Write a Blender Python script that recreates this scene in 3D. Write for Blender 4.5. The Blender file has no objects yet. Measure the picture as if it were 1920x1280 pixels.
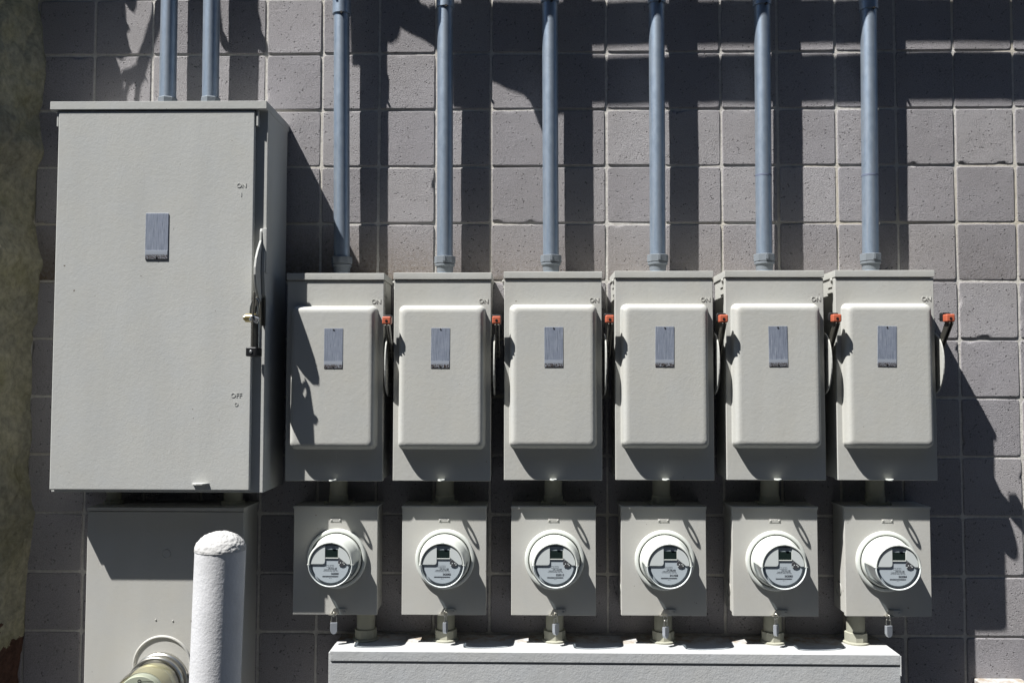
import bpy, bmesh, math, random
from mathutils import Vector, Matrix, noise
random.seed(7)
sc = bpy.context.scene
COL = sc.collection
G = 2.75            # height of masonry row zero above the ground
P = 0.2032          # block pitch
F = 1650.0
CAM = Vector((1.5509, -3.0761, G - 1.1679))
YAW, PITCH, ROLL = [math.radians(a) for a in (1.033, 2.669, -0.088)]
ROT = Matrix.Rotation(YAW, 3, 'Z') @ Matrix.Rotation(PITCH, 3, 'X') @ Matrix.Rotation(ROLL, 3, 'Y')
S = Vector((1.6, 1.0, -3.1))     # direction of sunlight

def at(px, py, d):
    """surveyed photo point lying d metres in front of the wall -> (x, z)"""
    r = ROT @ Vector((px - 960, F, 640 - py))
    t = (-d - CAM.y) / r.y
    q = CAM + r * t
    return q.x, q.z

# ------------------------------------------------------------------ helpers
def link(name, me, parent=None, loc=None):
    o = bpy.data.objects.new(name, me); COL.objects.link(o)
    if parent: o.parent = parent
    if loc: o.location = loc
    return o
def tag(o, label, cat=None, group=None, kind=None):
    if label: o['label'] = label
    if cat: o['category'] = cat
    if group: o['group'] = group
    if kind: o['kind'] = kind
    return o
def empty(name, loc, label, cat, group=None):
    o = link(name, None, None, loc)
    o.empty_display_size = .05
    return tag(o, label, cat, group)
def copy_tree(o, parent=None):
    c = o.copy(); COL.objects.link(c); c.parent = parent
    for ch in [k for k in bpy.data.objects if k.parent == o]:
        copy_tree(ch, c)
    return c
def done(name, bm, mats, parent=None, loc=None, smooth=None):
    me = bpy.data.meshes.new(name)
    bmesh.ops.recalc_face_normals(bm, faces=bm.faces)
    bm.to_mesh(me); bm.free()
    for m in (mats if isinstance(mats, (list, tuple)) else [mats]): me.materials.append(m)
    if smooth is not None:
        me.polygons.foreach_set('use_smooth', [True] * len(me.polygons))
        me.set_sharp_from_angle(angle=math.radians(smooth))
    o = link(name, me, parent, loc)
    if smooth is not None:
        w_ = o.modifiers.new('weighted', 'WEIGHTED_NORMAL'); w_.keep_sharp = True; w_.weight = 100
    return o
def merge(bm, b2, mi=0):
    for f in b2.faces: f.material_index = mi
    me = bpy.data.meshes.new('tmp'); b2.to_mesh(me); b2.free()
    n = len(bm.faces); bm.from_mesh(me); bpy.data.meshes.remove(me)
    bm.faces.ensure_lookup_table()
    for f in bm.faces[n:]: f.material_index = mi
def box(bm, x0, x1, d0, d1, z0, z1, bev=.0015, seg=2, mi=0, mat=None):
    """box between depths d0..d1 in front of the plane (towards the camera)"""
    b = bmesh.new(); bmesh.ops.create_cube(b, size=1)
    for v in b.verts:
        v.co = Vector(((x0 + x1) / 2 + v.co.x * (x1 - x0), -((d0 + d1) / 2 + v.co.y * (d1 - d0)), (z0 + z1) / 2 + v.co.z * (z1 - z0)))
    bmesh.ops.reverse_faces(b, faces=b.faces)
    if bev: bmesh.ops.bevel(b, geom=list(b.edges), offset=bev, segments=seg, profile=.5, affect='EDGES')
    if mat is not None: b.transform(mat)
    merge(bm, b, mi)
def lathe(bm, prof, axis='y', c=(0, 0, 0), n=48, a0=0, a1=360, mi=0, cap=True):
    """prof: (radius, height) pairs; axis y runs towards the camera"""
    full = abs(a1 - a0) >= 359.9
    b = bmesh.new(); rings = []
    m = n if full else n + 1
    for r, h in prof:
        ring = []
        for i in range(m):
            a = math.radians(a0 + (a1 - a0) * i / n)
            x, y = r * math.cos(a), r * math.sin(a)
            ring.append(b.verts.new((c[0] + x, c[1] - h, c[2] + y) if axis == 'y' else ((c[0] + x, c[1] + y, c[2] + h) if axis == 'z' else (c[0] + h, c[1] + x, c[2] + y))))
        rings.append(ring)
    for p, q in zip(rings, rings[1:]):
        for i in range(n):
            j = (i + 1) % m
            try: b.faces.new((p[i], p[j], q[j], q[i]))
            except ValueError: pass
    if cap and full:
        for r in (rings[0], rings[-1]):
            try: b.faces.new(r)
            except ValueError: pass
    bmesh.ops.remove_doubles(b, verts=b.verts, dist=1e-6)
    merge(bm, b, mi)
def tube(bm, pts, r, n=10, mi=0):
    b = bmesh.new(); pts = [Vector(p) for p in pts]; rings = []
    rr = r if isinstance(r, (list, tuple)) else [r] * len(pts)
    up = Vector((.31, .77, .56))
    for i, p in enumerate(pts):
        t = (pts[min(i + 1, len(pts) - 1)] - pts[max(i - 1, 0)]).normalized()
        u = t.cross(up).normalized(); w = t.cross(u)
        rings.append([b.verts.new(p + (u * math.cos(2 * math.pi * k / n) + w * math.sin(2 * math.pi * k / n)) * rr[i]) for k in range(n)])
    for p, q in zip(rings, rings[1:]):
        for k in range(n): b.faces.new((p[k], p[(k + 1) % n], q[(k + 1) % n], q[k]))
    b.faces.new(rings[0]); b.faces.new(rings[-1])
    merge(bm, b, mi)
def prism(bm, pts, d0, d1, mi=0, plane='xz', bev=0):
    """closed outline of (x,z) extruded in depth, or (d,z) extruded in x"""
    b = bmesh.new()
    mk = (lambda p, e: (p[0], -e, p[1])) if plane == 'xz' else (lambda p, e: (e, -p[0], p[1]))
    A = [b.verts.new(mk(p, d0)) for p in pts]; B = [b.verts.new(mk(p, d1)) for p in pts]
    b.faces.new(A); b.faces.new(B)
    for i in range(len(pts)):
        j = (i + 1) % len(pts); b.faces.new((A[i], A[j], B[j], B[i]))
    bmesh.ops.recalc_face_normals(b, faces=b.faces)
    if bev: bmesh.ops.bevel(b, geom=list(b.edges), offset=bev, segments=2, profile=.5, affect='EDGES')
    merge(bm, b, mi)
def rrect(w, h, r, n=7):
    pts = []
    for cx, cz, a in ((w - r, h - r, 0), (-w + r, h - r, 90), (-w + r, -h + r, 180), (w - r, -h + r, 270)):
        for i in range(n + 1):
            t = math.radians(a + 90 * i / n); pts.append((cx + r * math.cos(t), cz + r * math.sin(t)))
    return pts
def text(body, size, x, z, d, ext, mat, name, parent, align='CENTER', bold=0.0, shear=0):
    cu = bpy.data.curves.new('t', 'FONT'); cu.body = body; cu.size = size; cu.extrude = ext
    cu.align_x = align; cu.align_y = 'CENTER'; cu.offset = bold; cu.resolution_u = 3
    o = bpy.data.objects.new('t', cu); COL.objects.link(o)
    bpy.context.view_layer.update()
    me = bpy.data.meshes.new_from_object(o.evaluated_get(bpy.context.evaluated_depsgraph_get()))
    bpy.data.objects.remove(o); bpy.data.curves.remove(cu)
    me.transform(Matrix.Translation((x, -d, z)) @ Matrix.Rotation(math.radians(90), 4, 'X'))
    me.materials.clear(); me.materials.append(mat); me.name = name
    return link(name, me, parent) if name else me

# ---------------------------------------------------------------- materials
def mat(name, col, rough=.5, metal=0.0, spec=.5):
    m = bpy.data.materials.new(name); m.use_nodes = True
    b = m.node_tree.nodes['Principled BSDF']
    b.inputs['Base Color'].default_value = (*col, 1); b.inputs['Roughness'].default_value = rough
    b.inputs['Metallic'].default_value = metal; b.inputs['Specular IOR Level'].default_value = spec
    return m
class N:
    def __init__(s, m, rnd=False):
        s.t = m.node_tree; s.b = s.t.nodes['Principled BSDF']; s.tc = s.add('ShaderNodeTexCoord'); s.off = None
        if rnd:
            oi = s.add('ShaderNodeObjectInfo'); v = s.add('ShaderNodeVectorMath', operation='MULTIPLY_ADD')
            s.l(oi.outputs['Random'], v.inputs[0]); v.inputs[1].default_value = (9.7, 4.3, 7.1); s.l(s.tc.outputs['Object'], v.inputs[2]); s.off = v.outputs[0]
    def co(s, k): return s.off if (s.off and k == 'Object') else s.tc.outputs[k]
    def add(s, k, **kw):
        n = s.t.nodes.new(k)
        for a, v in kw.items(): setattr(n, a, v)
        return n
    def l(s, a, b): s.t.links.new(a, b)
    def noise(s, scale, detail=4, rough=.6, sc=None, co='Object'):
        n = s.add('ShaderNodeTexNoise'); n.inputs['Scale'].default_value = scale
        n.inputs['Detail'].default_value = detail; n.inputs['Roughness'].default_value = rough
        if sc:
            mp = s.add('ShaderNodeMapping'); mp.inputs['Scale'].default_value = sc
            s.l(s.co(co), mp.inputs['Vector']); s.l(mp.outputs[0], n.inputs['Vector'])
        else: s.l(s.co(co), n.inputs['Vector'])
        return n.outputs['Fac']
    def voro(s, scale, feature='F1', co='Object'):
        n = s.add('ShaderNodeTexVoronoi', feature=feature); n.inputs['Scale'].default_value = scale
        s.l(s.co(co), n.inputs['Vector']); return n.outputs['Distance']
    def ramp(s, f, stops):
        r = s.add('ShaderNodeValToRGB'); e = r.color_ramp.elements
        while len(e) < len(stops): e.new(.5)
        for k, (p, c) in enumerate(stops):
            e[k].position = p; e[k].color = (*c, 1) if len(c) == 3 else c
        s.l(f, r.inputs[0]); return r.outputs[0]
    def mix(s, f, a, b, bt='MIX'):
        n = s.add('ShaderNodeMix', data_type='RGBA', blend_type=bt)
        for i, v in ((0, f), (6, a), (7, b)):
            if isinstance(v, (int, float)): n.inputs[i].default_value = v
            elif isinstance(v, tuple): n.inputs[i].default_value = (*v, 1)
            else: s.l(v, n.inputs[i])
        return n.outputs[2]
    def math(s, op, a, b=0.0):
        n = s.add('ShaderNodeMath', operation=op)
        for i, v in ((0, a), (1, b)):
            if isinstance(v, (int, float)): n.inputs[i].default_value = v
            else: s.l(v, n.inputs[i])
        return n.outputs[0]
    def bump(s, h, dist, strength=1.0, prev=None):
        n = s.add('ShaderNodeBump'); n.inputs['Distance'].default_value = dist; n.inputs['Strength'].default_value = strength
        s.l(h, n.inputs['Height'])
        if prev: s.l(prev, n.inputs['Normal'])
        return n.outputs[0]
def g(v): return (v, v, v)

def paint(name, col, peel=.00022, brush=.0003, rough=.6, stain=.06, pscale=190):
    m = mat(name, col, rough, 0, .10); n = N(m, True)
    h1 = n.noise(pscale, 3, .55); h2 = n.noise(70, 5, .65); h3 = n.noise(26, 3, .5, (1, 1, .25))
    nb = n.bump(h3, brush * 2.5, .6, n.bump(h2, brush * 2, .8, n.bump(h1, peel, 1)))
    n.l(nb, n.b.inputs['Normal'])
    big = n.noise(3.2, 5, .62, (1, 1, .6))
    dirt = n.ramp(big, [(.35, g(1 - stain)), (.7, g(1.0))])
    specks = n.ramp(n.noise(60, 2, .5), [(.20, (.25, .2, .15)), (.235, g(1))])
    warm = n.mix(n.noise(9, 4, .6), tuple(c * k for c, k in zip(col, (.99, 1.0, 1.01))), tuple(c * k for c, k in zip(col, (1.03, 1.0, .93))))
    streak = n.ramp(n.noise(2.2, 3, .5, (5, 5, .9)), [(.35, g(.972)), (.55, g(1.0)), (.75, g(1.02))])
    scuff = n.math('MULTIPLY', n.ramp(n.noise(90, 3, .6, (1, 1, .16)), [(.66, g(0)), (.70, g(1))]), n.ramp(n.noise(2.3, 2), [(.55, g(0)), (.68, g(.5))]))
    c = n.mix(1.0, n.mix(1.0, n.mix(1.0, warm, dirt, 'MULTIPLY'), streak, 'MULTIPLY'), specks, 'MULTIPLY')
    c = n.mix(scuff, c, tuple(min(1, k * 1.22) for k in col))
    n.l(c, n.b.inputs['Base Color'])
    n.l(n.ramp(big, [(.3, g(rough - .06)), (.8, g(rough + .12))]), n.b.inputs['Roughness'])
    return m
M = {}
M['paint'] = paint('enclosure_paint', (.43, .432, .415))
M['paint_big'] = paint('cabinet_paint', (.425, .432, .425), peel=.00025)
M['paint_low'] = paint('meter_box_paint', (.43, .428, .41), peel=.0002, brush=.00015)
M['paint_pipe'] = paint('painted_pipe', (.36, .36, .30), stain=.3)
M['trough'] = paint('trough_paint', (.40, .41, .42), peel=.0007, brush=.0006)
# sun bleached grime along the top of the trough
def trough_dirt():
    m = M['trough']; n = N(m); src = n.b.inputs['Base Color'].links[0].from_socket
    sp = n.add('ShaderNodeSeparateXYZ'); n.l(n.tc.outputs['Object'], sp.inputs[0])
    back = n.ramp(n.math('ADD', n.math('MULTIPLY', sp.outputs['Y'], 1.0), .2), [(.085, g(0)), (.125, g(1))])
    f = n.math('MULTIPLY', back, n.ramp(n.noise(28, 5, .7), [(.42, g(0)), (.62, g(1))]))
    n.l(n.mix(n.math('MULTIPLY', f, .75), src, (.24, .17, .10)), n.b.inputs['Base Color'])
trough_dirt()

def galv():
    m = mat('galvanised_steel', (.40, .47, .55), .42, .6); n = N(m)
    sp = n.noise(55, 3, .6, (1, 1, .5)); st = n.noise(14, 5, .6, (6, 6, .35)); bl = n.noise(5, 4, .6)
    c = n.ramp(sp, [(.3, (.225, .28, .35)), (.55, (.265, .325, .40)), (.8, (.31, .37, .44))])
    c = n.mix(n.ramp(st, [(.46, g(0)), (.76, g(.5))]), c, (.36, .37, .38))
    c = n.mix(n.ramp(bl, [(.55, g(0)), (.80, g(.25))]), c, (.21, .235, .23))
    n.l(c, n.b.inputs['Base Color'])
    n.l(n.ramp(n.noise(90, 3, .6, (1, 1, 5)), [(.3, g(.40)), (.8, g(.50))]), n.b.inputs['Roughness'])
    n.l(n.bump(n.noise(240, 2, .5), .0002, .6, n.bump(n.noise(500, 2), .0001, .4)), n.b.inputs['Normal'])
    return m
M['galv'] = galv()
M['casting'] = paint('grey_casting', (.165, .185, .21), peel=.0004, rough=.5)
def plate(name, seed):
    m = mat(name, (.3, .32, .38), .42, .25); n = N(m, True)
    mp = (1 + seed * .1, 1, .06)
    st = n.noise(330, 4, .6, mp); bl = n.noise(40 + seed * 7, 4, .7)
    c = n.ramp(st, [(.30, (.10, .115, .15)), (.46, (.24, .27, .33)), (.58, (.28, .31, .375)), (.74, (.42, .45, .51))])
    c = n.mix(n.ramp(bl, [(.42, g(0)), (.66, g(.8))]), c, (.20, .225, .285))
    sp = n.add('ShaderNodeSeparateXYZ'); n.l(n.tc.outputs['Generated'], sp.inputs[0])
    low = n.ramp(sp.outputs['Z'], [(.06, g(1)), (.10, g(0))])
    rust = n.math('MULTIPLY', low, n.ramp(n.noise(260, 3, .7), [(.44, g(0)), (.53, g(1))]))
    n.l(n.mix(rust, c, (.05, .03, .022)), n.b.inputs['Base Color'])
    n.l(n.ramp(bl, [(.3, g(.32)), (.7, g(.55))]), n.b.inputs['Roughness'])
    n.l(n.bump(st, .0003, .8), n.b.inputs['Normal'])
    return m
M['plates'] = [plate('etched_label_metal' if i == 0 else 'etched_label_metal_%s' % 'abcdef'[i - 1], i) for i in range(3)]
M['plate_band'] = mat('bare_label_strip', (.34, .37, .42), .4, .25)
def band_rust():
    n = N(M['plate_band'], True); sp = n.add('ShaderNodeSeparateXYZ'); n.l(n.tc.outputs['Generated'], sp.inputs[0])
    ru = n.math('MULTIPLY', n.ramp(sp.outputs['Z'], [(.40, g(1)), (.62, g(0))]), n.ramp(n.noise(330, 3, .7), [(.44, g(0)), (.50, g(1))]))
    n.l(n.mix(ru, (.34, .37, .42), (.045, .03, .024)), n.b.inputs['Base Color'])
band_rust()
M['dark'] = mat('dark_screw', (.03, .028, .026), .5, .4)
M['bright'] = mat('bright_zinc', (.70, .70, .68), .25, .9)
M['black'] = mat('black_plastic', (.012, .012, .013), .38)
M['orange'] = mat('orange_plastic', (.42, .10, .05), .5)
M['white'] = mat('white_plastic', (.57, .59, .55), .32)
nw = N(M['white']); nw.l(nw.bump(nw.noise(30, 2, .4), .0003, .4), nw.b.inputs['Normal'])
M['panel'] = mat('pale_grey_plastic', (.52, .55, .54), .5)
M['face'] = mat('printed_label_stock', (.38, .425, .455), .5)
M['bezel'] = mat('blue_grey_bezel', (.30, .34, .37), .4)
M['lcd'] = mat('lcd_glass', (.012, .020, .018), .12)
M['ink'] = mat('label_ink', (.03, .035, .045), .6)
M['brass'] = mat('brass', (.50, .41, .20), .32, .85)
M['lock'] = mat('laminated_lock_steel', (.36, .38, .41), .35, .5)
M['steel'] = mat('hardened_steel', (.45, .44, .40), .3, .95)
M['lever'] = mat('oiled_steel_lever', (.10, .095, .08), .35, .6)
def clear(name, tint, gl):
    m = bpy.data.materials.new(name); m.use_nodes = True; t = m.node_tree; t.nodes.remove(t.nodes['Principled BSDF'])
    tr = t.nodes.new('ShaderNodeBsdfTransparent'); tr.inputs[0].default_value = (*tint, 1)
    gs = t.nodes.new('ShaderNodeBsdfGlossy'); gs.inputs['Roughness'].default_value = .08
    fr = t.nodes.new('ShaderNodeLayerWeight'); fr.inputs[0].default_value = gl
    mx = t.nodes.new('ShaderNodeMixShader')
    t.links.new(fr.outputs['Facing'], mx.inputs[0]); t.links.new(tr.outputs[0], mx.inputs[1]); t.links.new(gs.outputs[0], mx.inputs[2])
    t.links.new(mx.outputs[0], t.nodes['Material Output'].inputs[0])
    return m
M['clear'] = clear('clear_polycarbonate', (.72, .78, .83), .3)
M['glass'] = clear('aged_glass', (.93, .91, .78), .22)

def masonry():
    m = mat('concrete_block', (.3, .29, .29), .9, 0, .2); n = N(m)
    att = n.add('ShaderNodeAttribute', attribute_name='tone')
    base = n.ramp(att.outputs['Fac'], [(0, (.27, .262, .272)), (.5, (.302, .292, .300)), (1, (.338, .328, .332))])
    grain = n.noise(300, 3, .75); mid = n.noise(90, 4, .7)
    c = n.mix(1.0, base, n.ramp(grain, [(.30, g(.66)), (.52, g(1.04)), (.75, g(1.28))]), 'MULTIPLY')
    cl = n.noise(2.1, 4, .6)
    c = n.mix(1.0, c, n.ramp(cl, [(.3, (.88, .86, .84)), (.7, (1.08, 1.07, 1.08))]), 'MULTIPLY')
    pits = n.voro(85); pm = n.noise(33, 2, .5)
    pit = n.math('MULTIPLY', n.ramp(pits, [(.10, g(1)), (.24, g(0))]), n.ramp(pm, [(.47, g(0)), (.56, g(1))]))
    c = n.mix(n.math('MULTIPLY', pit, .5), c, (.05, .045, .045))
    h = n.math('SUBTRACT', n.math('ADD', n.math('MULTIPLY', grain, .9), n.math('MULTIPLY', mid, .35)), n.math('MULTIPLY', pit, 1.4))
    # soot and weathering just above the first switch box
    geo = n.add('ShaderNodeSeparateXYZ'); n.l(n.tc.outputs['Object'], geo.inputs[0])
    zx = n.math('MULTIPLY', n.ramp(n.math('SUBTRACT', geo.outputs['Z'], G - .82), [(.0, g(0)), (.004, g(1)), (.22, g(0))]), n.ramp(n.math('MULTIPLY', geo.outputs['X'], .3), [(.26, g(1)), (.46, g(.55)), (.9, g(.25))]))
    soot = n.math('MULTIPLY', zx, n.ramp(mid, [(.35, g(.5)), (.6, g(1))]))
    c = n.mix(n.math('MULTIPLY', soot, 1.1), c, (.13, .10, .07))
    n.l(c, n.b.inputs['Base Color'])
    n.l(n.bump(h, .0036, 1.0), n.b.inputs['Normal'])
    return m
def mortar():
    m = mat('mortar', (.40, .37, .32), .95, 0, .2); n = N(m)
    c = n.ramp(n.noise(60, 4, .7), [(.3, (.42, .40, .37)), (.6, (.56, .54, .50)), (.85, (.64, .62, .58))])
    tan = n.noise(1.7, 3, .5)
    c = n.mix(n.ramp(tan, [(.50, g(0)), (.64, g(.5))]), c, (.50, .44, .32))
    n.l(c, n.b.inputs['Base Color']); n.l(n.bump(n.noise(170, 3, .7), .002, 1), n.b.inputs['Normal'])
    return m
def rock():
    m = mat('weathered_rock', (.16, .16, .11), .95, 0, .2); n = N(m)
    a = n.noise(6, 6, .65); b = n.noise(45, 5, .7)
    c = n.ramp(a, [(.3, (.21, .205, .175)), (.5, (.29, .28, .215)), (.72, (.23, .22, .14))])
    c = n.mix(1.0, c, n.ramp(b, [(.3, g(.6)), (.65, g(1.1))]), 'MULTIPLY')
    sp = n.add('ShaderNodeSeparateXYZ'); n.l(n.tc.outputs['Object'], sp.inputs[0])
    wob = n.add('ShaderNodeVectorMath', operation='ADD'); nn_ = n.add('ShaderNodeTexNoise'); nn_.inputs['Scale'].default_value = 7; n.l(n.tc.outputs['Object'], nn_.inputs['Vector'])
    ws = n.add('ShaderNodeVectorMath', operation='SCALE'); ws.inputs['Scale'].default_value = .16; n.l(nn_.outputs['Color'], ws.inputs[0])
    n.l(n.tc.outputs['Object'], wob.inputs[0]); n.l(ws.outputs[0], wob.inputs[1])
    ve = n.add('ShaderNodeTexVoronoi', feature='DISTANCE_TO_EDGE'); ve.inputs['Scale'].default_value = 4.2; n.l(wob.outputs[0], ve.inputs['Vector'])
    crack = n.ramp(ve.outputs['Distance'], [(.0, g(1)), (.12, g(0))])
    vc = n.add('ShaderNodeTexVoronoi'); vc.inputs['Scale'].default_value = 4.2; n.l(wob.outputs[0], vc.inputs['Vector'])
    hsv = n.add('ShaderNodeSeparateColor'); n.l(vc.outputs['Color'], hsv.inputs[0])
    c = n.mix(1.0, c, n.ramp(hsv.outputs[0], [(.1, (.84, .84, .82)), (.9, (1.05, 1.04, 1.0))]), 'MULTIPLY')
    c = n.mix(n.math('MULTIPLY', crack, .12), c, (.08, .08, .05))
    low = n.math('LESS_THAN', n.math('ADD', sp.outputs['Z'], n.math('MULTIPLY', n.math('SUBTRACT', a, .5), .35)), G - 2.02)
    c = n.mix(low, c, n.ramp(b, [(.3, (.03, .017, .013)), (.6, (.075, .040, .030))]))
    n.l(c, n.b.inputs['Base Color']); n.l(n.bump(b, .006, 1, n.bump(n.math('MULTIPLY', crack, -1.0), .004, .8, n.bump(n.noise(14, 4), .014, .9))), n.b.inputs['Normal'])
    return m
M['block'], M['mortar'], M['rock'] = masonry(), mortar(), rock()
def bol():
    m = mat('thick_bollard_paint', (.60, .60, .62), .6); n = N(m)
    n.l(n.bump(n.noise(150, 4, .6), .0009, 1, n.bump(n.noise(60, 3, .6), .0010, 1)), n.b.inputs['Normal'])
    n.l(n.ramp(n.noise(12, 4), [(.3, (.48, .48, .485)), (.7, (.56, .56, .57))]), n.b.inputs['Base Color'])
    return m
M['bollard'] = bol()
M['cap'] = mat('rough_concrete_cap', (.40, .395, .385), .9)
nc = N(M['cap']); nc.l(nc.bump(nc.noise(120, 4, .75), .002, 1), nc.b.inputs['Normal'])
def ground_m():
    m = mat('asphalt_paving', (.05, .05, .05), .9); n = N(m)
    n.l(n.ramp(n.noise(3, 6), [(.3, (.030, .033, .038)), (.7, (.045, .049, .056))]), n.b.inputs['Base Color']); return m
M['ground'] = ground_m()
M['leaf'] = mat('vine_leaf', (.06, .10, .03), .6)
M['port'] = mat('smoked_port', (.05, .05, .055), .4)
M['band'] = mat('faded_grey_tape', (.12, .14, .20), .6)
M['rail'] = paint('overhead_rail_paint', (.42, .42, .40))

# ------------------------------------------------------------------ setting
bm = bmesh.new()
vs = [bm.verts.new(p) for p in ((-40, -40, 0), (40, -40, 0), (40, 6, 0), (-40, 6, 0))]; bm.faces.new(vs)
tag(done('pavement', bm, M['ground']), 'dark asphalt paving in front of the meter wall', kind='structure')

def block_wall():
    adj = {1: 1.7, 3: 3.6, 4: 2.6, 5: 3.3, 6: 2.3, 7: -1.5, 9: -.9, 11: -2.2, 12: -4.3, 13: -4.1, 14: -.2, 15: -.8, 16: 1.6}
    jit = {i: adj.get(i, random.uniform(-1.5, 1.5)) / 530 for i in range(-15, 32)}
    bm = bmesh.new(); tone = bm.faces.layers.float.new('tone')
    for j in range(-9, 14):
        z1 = G - j * P; z0 = max(z1 - P, .0)
        if z1 <= 0.02: continue
        for i in range(-14, 30):
            x0 = i * P + jit[i]; x1 = (i + 1) * P + jit[i + 1]
            vis = -2 <= i <= 17 and -2 <= j <= 11
            n = 16 if vis else 3
            hj = .0042 + random.uniform(-.0006, .0006)
            wob = [random.uniform(-.0007, .0007) for _ in range(4)]
            tl = [random.uniform(-.0009, .0009) for _ in range(3)]
            tn = random.random()
            X0, X1, Z0, Z1 = x0 + hj + wob[0], x1 - hj + wob[1], z0 + hj + wob[2], z1 - hj + wob[3]
            def pos(u, v, ins, d):
                x = X0 + ins + (X1 - X0 - 2 * ins) * u; z = Z0 + ins + (Z1 - Z0 - 2 * ins) * v
                # rounded corners
                cu, cv = min(u, 1 - u) * P, min(v, 1 - v) * P
                if cu < .012 and cv < .012:
                    k = (.012 - cu) * (.012 - cv) / .012 * .16
                    x += k if u < .5 else -k; z += k if v < .5 else -k
                nz = noise.noise(Vector((x * 60, z * 60, 3.1))) * .0011 + noise.noise(Vector((x * 17, z * 17, 9))) * .0012
                dd = d + tl[0] + tl[1] * (u - .5) * 2 + tl[2] * (v - .5) * 2 + nz * .5
                if min(u, 1 - u, v, 1 - v) < 1e-6:
                    ch = noise.noise(Vector((x * 25, z * 25, j * 3.7 + i)))
                    s = nz * .7 + (max(0, ch - .55) * .022 if vis else 0)
                    if u < 1e-6: x += s
                    if u > 1 - 1e-6: x -= s
                    if v < 1e-6: z += s
                    if v > 1 - 1e-6: z -= s * .6
                    if ch > .55 and d > -.003: dd -= (ch - .55) * .010
                return (x, -dd, z)
            us = [0, .008] + [k / n for k in range(1, n)] + [.992, 1]; n = len(us) - 1
            grid = [[bm.verts.new(pos(u, v, .0018, 0)) for u in us] for v in us]
            for a in range(n):
                for b in range(n):
                    f = bm.faces.new((grid[a][b], grid[a][b + 1], grid[a + 1][b + 1], grid[a + 1][b])); f[tone] = tn; f.smooth = True
            per = [(0, b) for b in range(n)] + [(a, n) for a in range(n)] + [(n, b) for b in range(n, 0, -1)] + [(a, 0) for a in range(n, 0, -1)]
            prev = [grid[a][b] for a, b in per]
            for ins, d in ((.0004, -.0012), (0, -.0026), (-.0002, -.010)):
                cur = [bm.verts.new(pos(us[b], us[a], ins, d)) for a, b in per]
                for k in range(len(per)):
                    q = (k + 1) % len(per)
                    f = bm.faces.new((prev[q], prev[k], cur[k], cur[q])); f[tone] = tn; f.smooth = False
                prev = cur
    # recessed mortar bed
    nx, nz = 240, 160
    xs = [-14 * P + k * 44 * P / nx for k in range(nx + 1)]; zs = [0 + k * (G + 9 * P) / nz for k in range(nz + 1)]
    gr = [[bm.verts.new((x, .0031 + .0007 * noise.noise(Vector((x * 20, z * 20, 1))), z)) for x in xs] for z in zs]
    for a in range(nz):
        for b in range(nx):
            f = bm.faces.new((gr[a][b], gr[a][b + 1], gr[a + 1][b + 1], gr[a + 1][b])); f.material_index = 1; f.smooth = True
    b2 = bmesh.new(); box(b2, -14 * P, 30 * P, -.3, -.02, 0, G + 9 * P, 0); merge(bm, b2, 1)
    me = bpy.data.meshes.new('block_wall'); bm.to_mesh(me); bm.free()
    me.materials.append(M['block']); me.materials.append(M['mortar'])
    return tag(link('block_wall', me), 'tall grey concrete block wall with stacked raked joints behind all the boxes', 'wall')
block_wall()

def pilaster():
    edge = [(-700, 80), (-200, 78), (0, 74), (60, 77), (130, 84), (165, 79), (215, 72), (250, 76), (280, 80), (330, 66), (400, 62), (450, 70), (490, 79), (520, 70), (560, 68), (600, 70), (620, 62), (690, 58), (800, 56), (880, 54), (930, 58), (970, 66), (1000, 57), (1050, 51), (1130, 44), (1200, 40), (1280, 34), (1600, 40), (2000, 36)]
    pts = [at(x, y, .02) for y, x in edge]
    def ex(z):
        for (xa, za), (xb, zb) in zip(pts, pts[1:]):
            if zb <= z <= za: t = (za - z) / (za - zb + 1e-9); t = t * t * (3 - 2 * t); return xa + (xb - xa) * t
        return pts[0][0] if z > pts[0][1] else pts[-1][0]
    bm = bmesh.new(); nz = 420; nd = 46
    ztop = G + 1.7; rows = []
    D = .221
    for a in range(nz + 1):
        z = ztop * a / nz; row = []
        for b in range(nd + 34):
            if b <= nd:
                d = D * b / nd; x = ex(z) - .004
                nn = noise.noise(Vector((5, d * 9, z * 6))) * .020 + noise.noise(Vector((2, d * 30, z * 22))) * .006 + noise.noise(Vector((7, d * 90, z * 80))) * .0022
                ridge = abs(noise.noise(Vector((1, d * 7 + z * 2.0, z * 3.4))))
                x += (nn - max(0, .10 - ridge) * .10) * min(1, d / .03) - d / D * .041 - max(0, d - (D - .012)) * .7
                row.append(bm.verts.new((x, -d + .02, z)))
            else:
                k = (b - nd) / 33.0; x = ex(z) - .053 - k * 1.6
                d = D + noise.noise(Vector((x * 8, z * 7, 3))) * .010 + noise.noise(Vector((x * 40, z * 40, 3))) * .006 - .006 + .016 * min(1, k * 12)
                row.append(bm.verts.new((x, -d + .02, z)))
        rows.append(row)
    for p, q in zip(rows, rows[1:]):
        for k in range(len(p) - 1):
            f = bm.faces.new((p[k], p[k + 1], q[k + 1], q[k])); f.smooth = True
    me = bpy.data.meshes.new('rock_pilaster'); bm.to_mesh(me); bm.free(); me.materials.append(M['rock'])
    return tag(link('rock_pilaster', me), 'rough mossy olive rock-faced pilaster standing at the left end of the block wall', 'pilaster')
pilaster()

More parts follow.
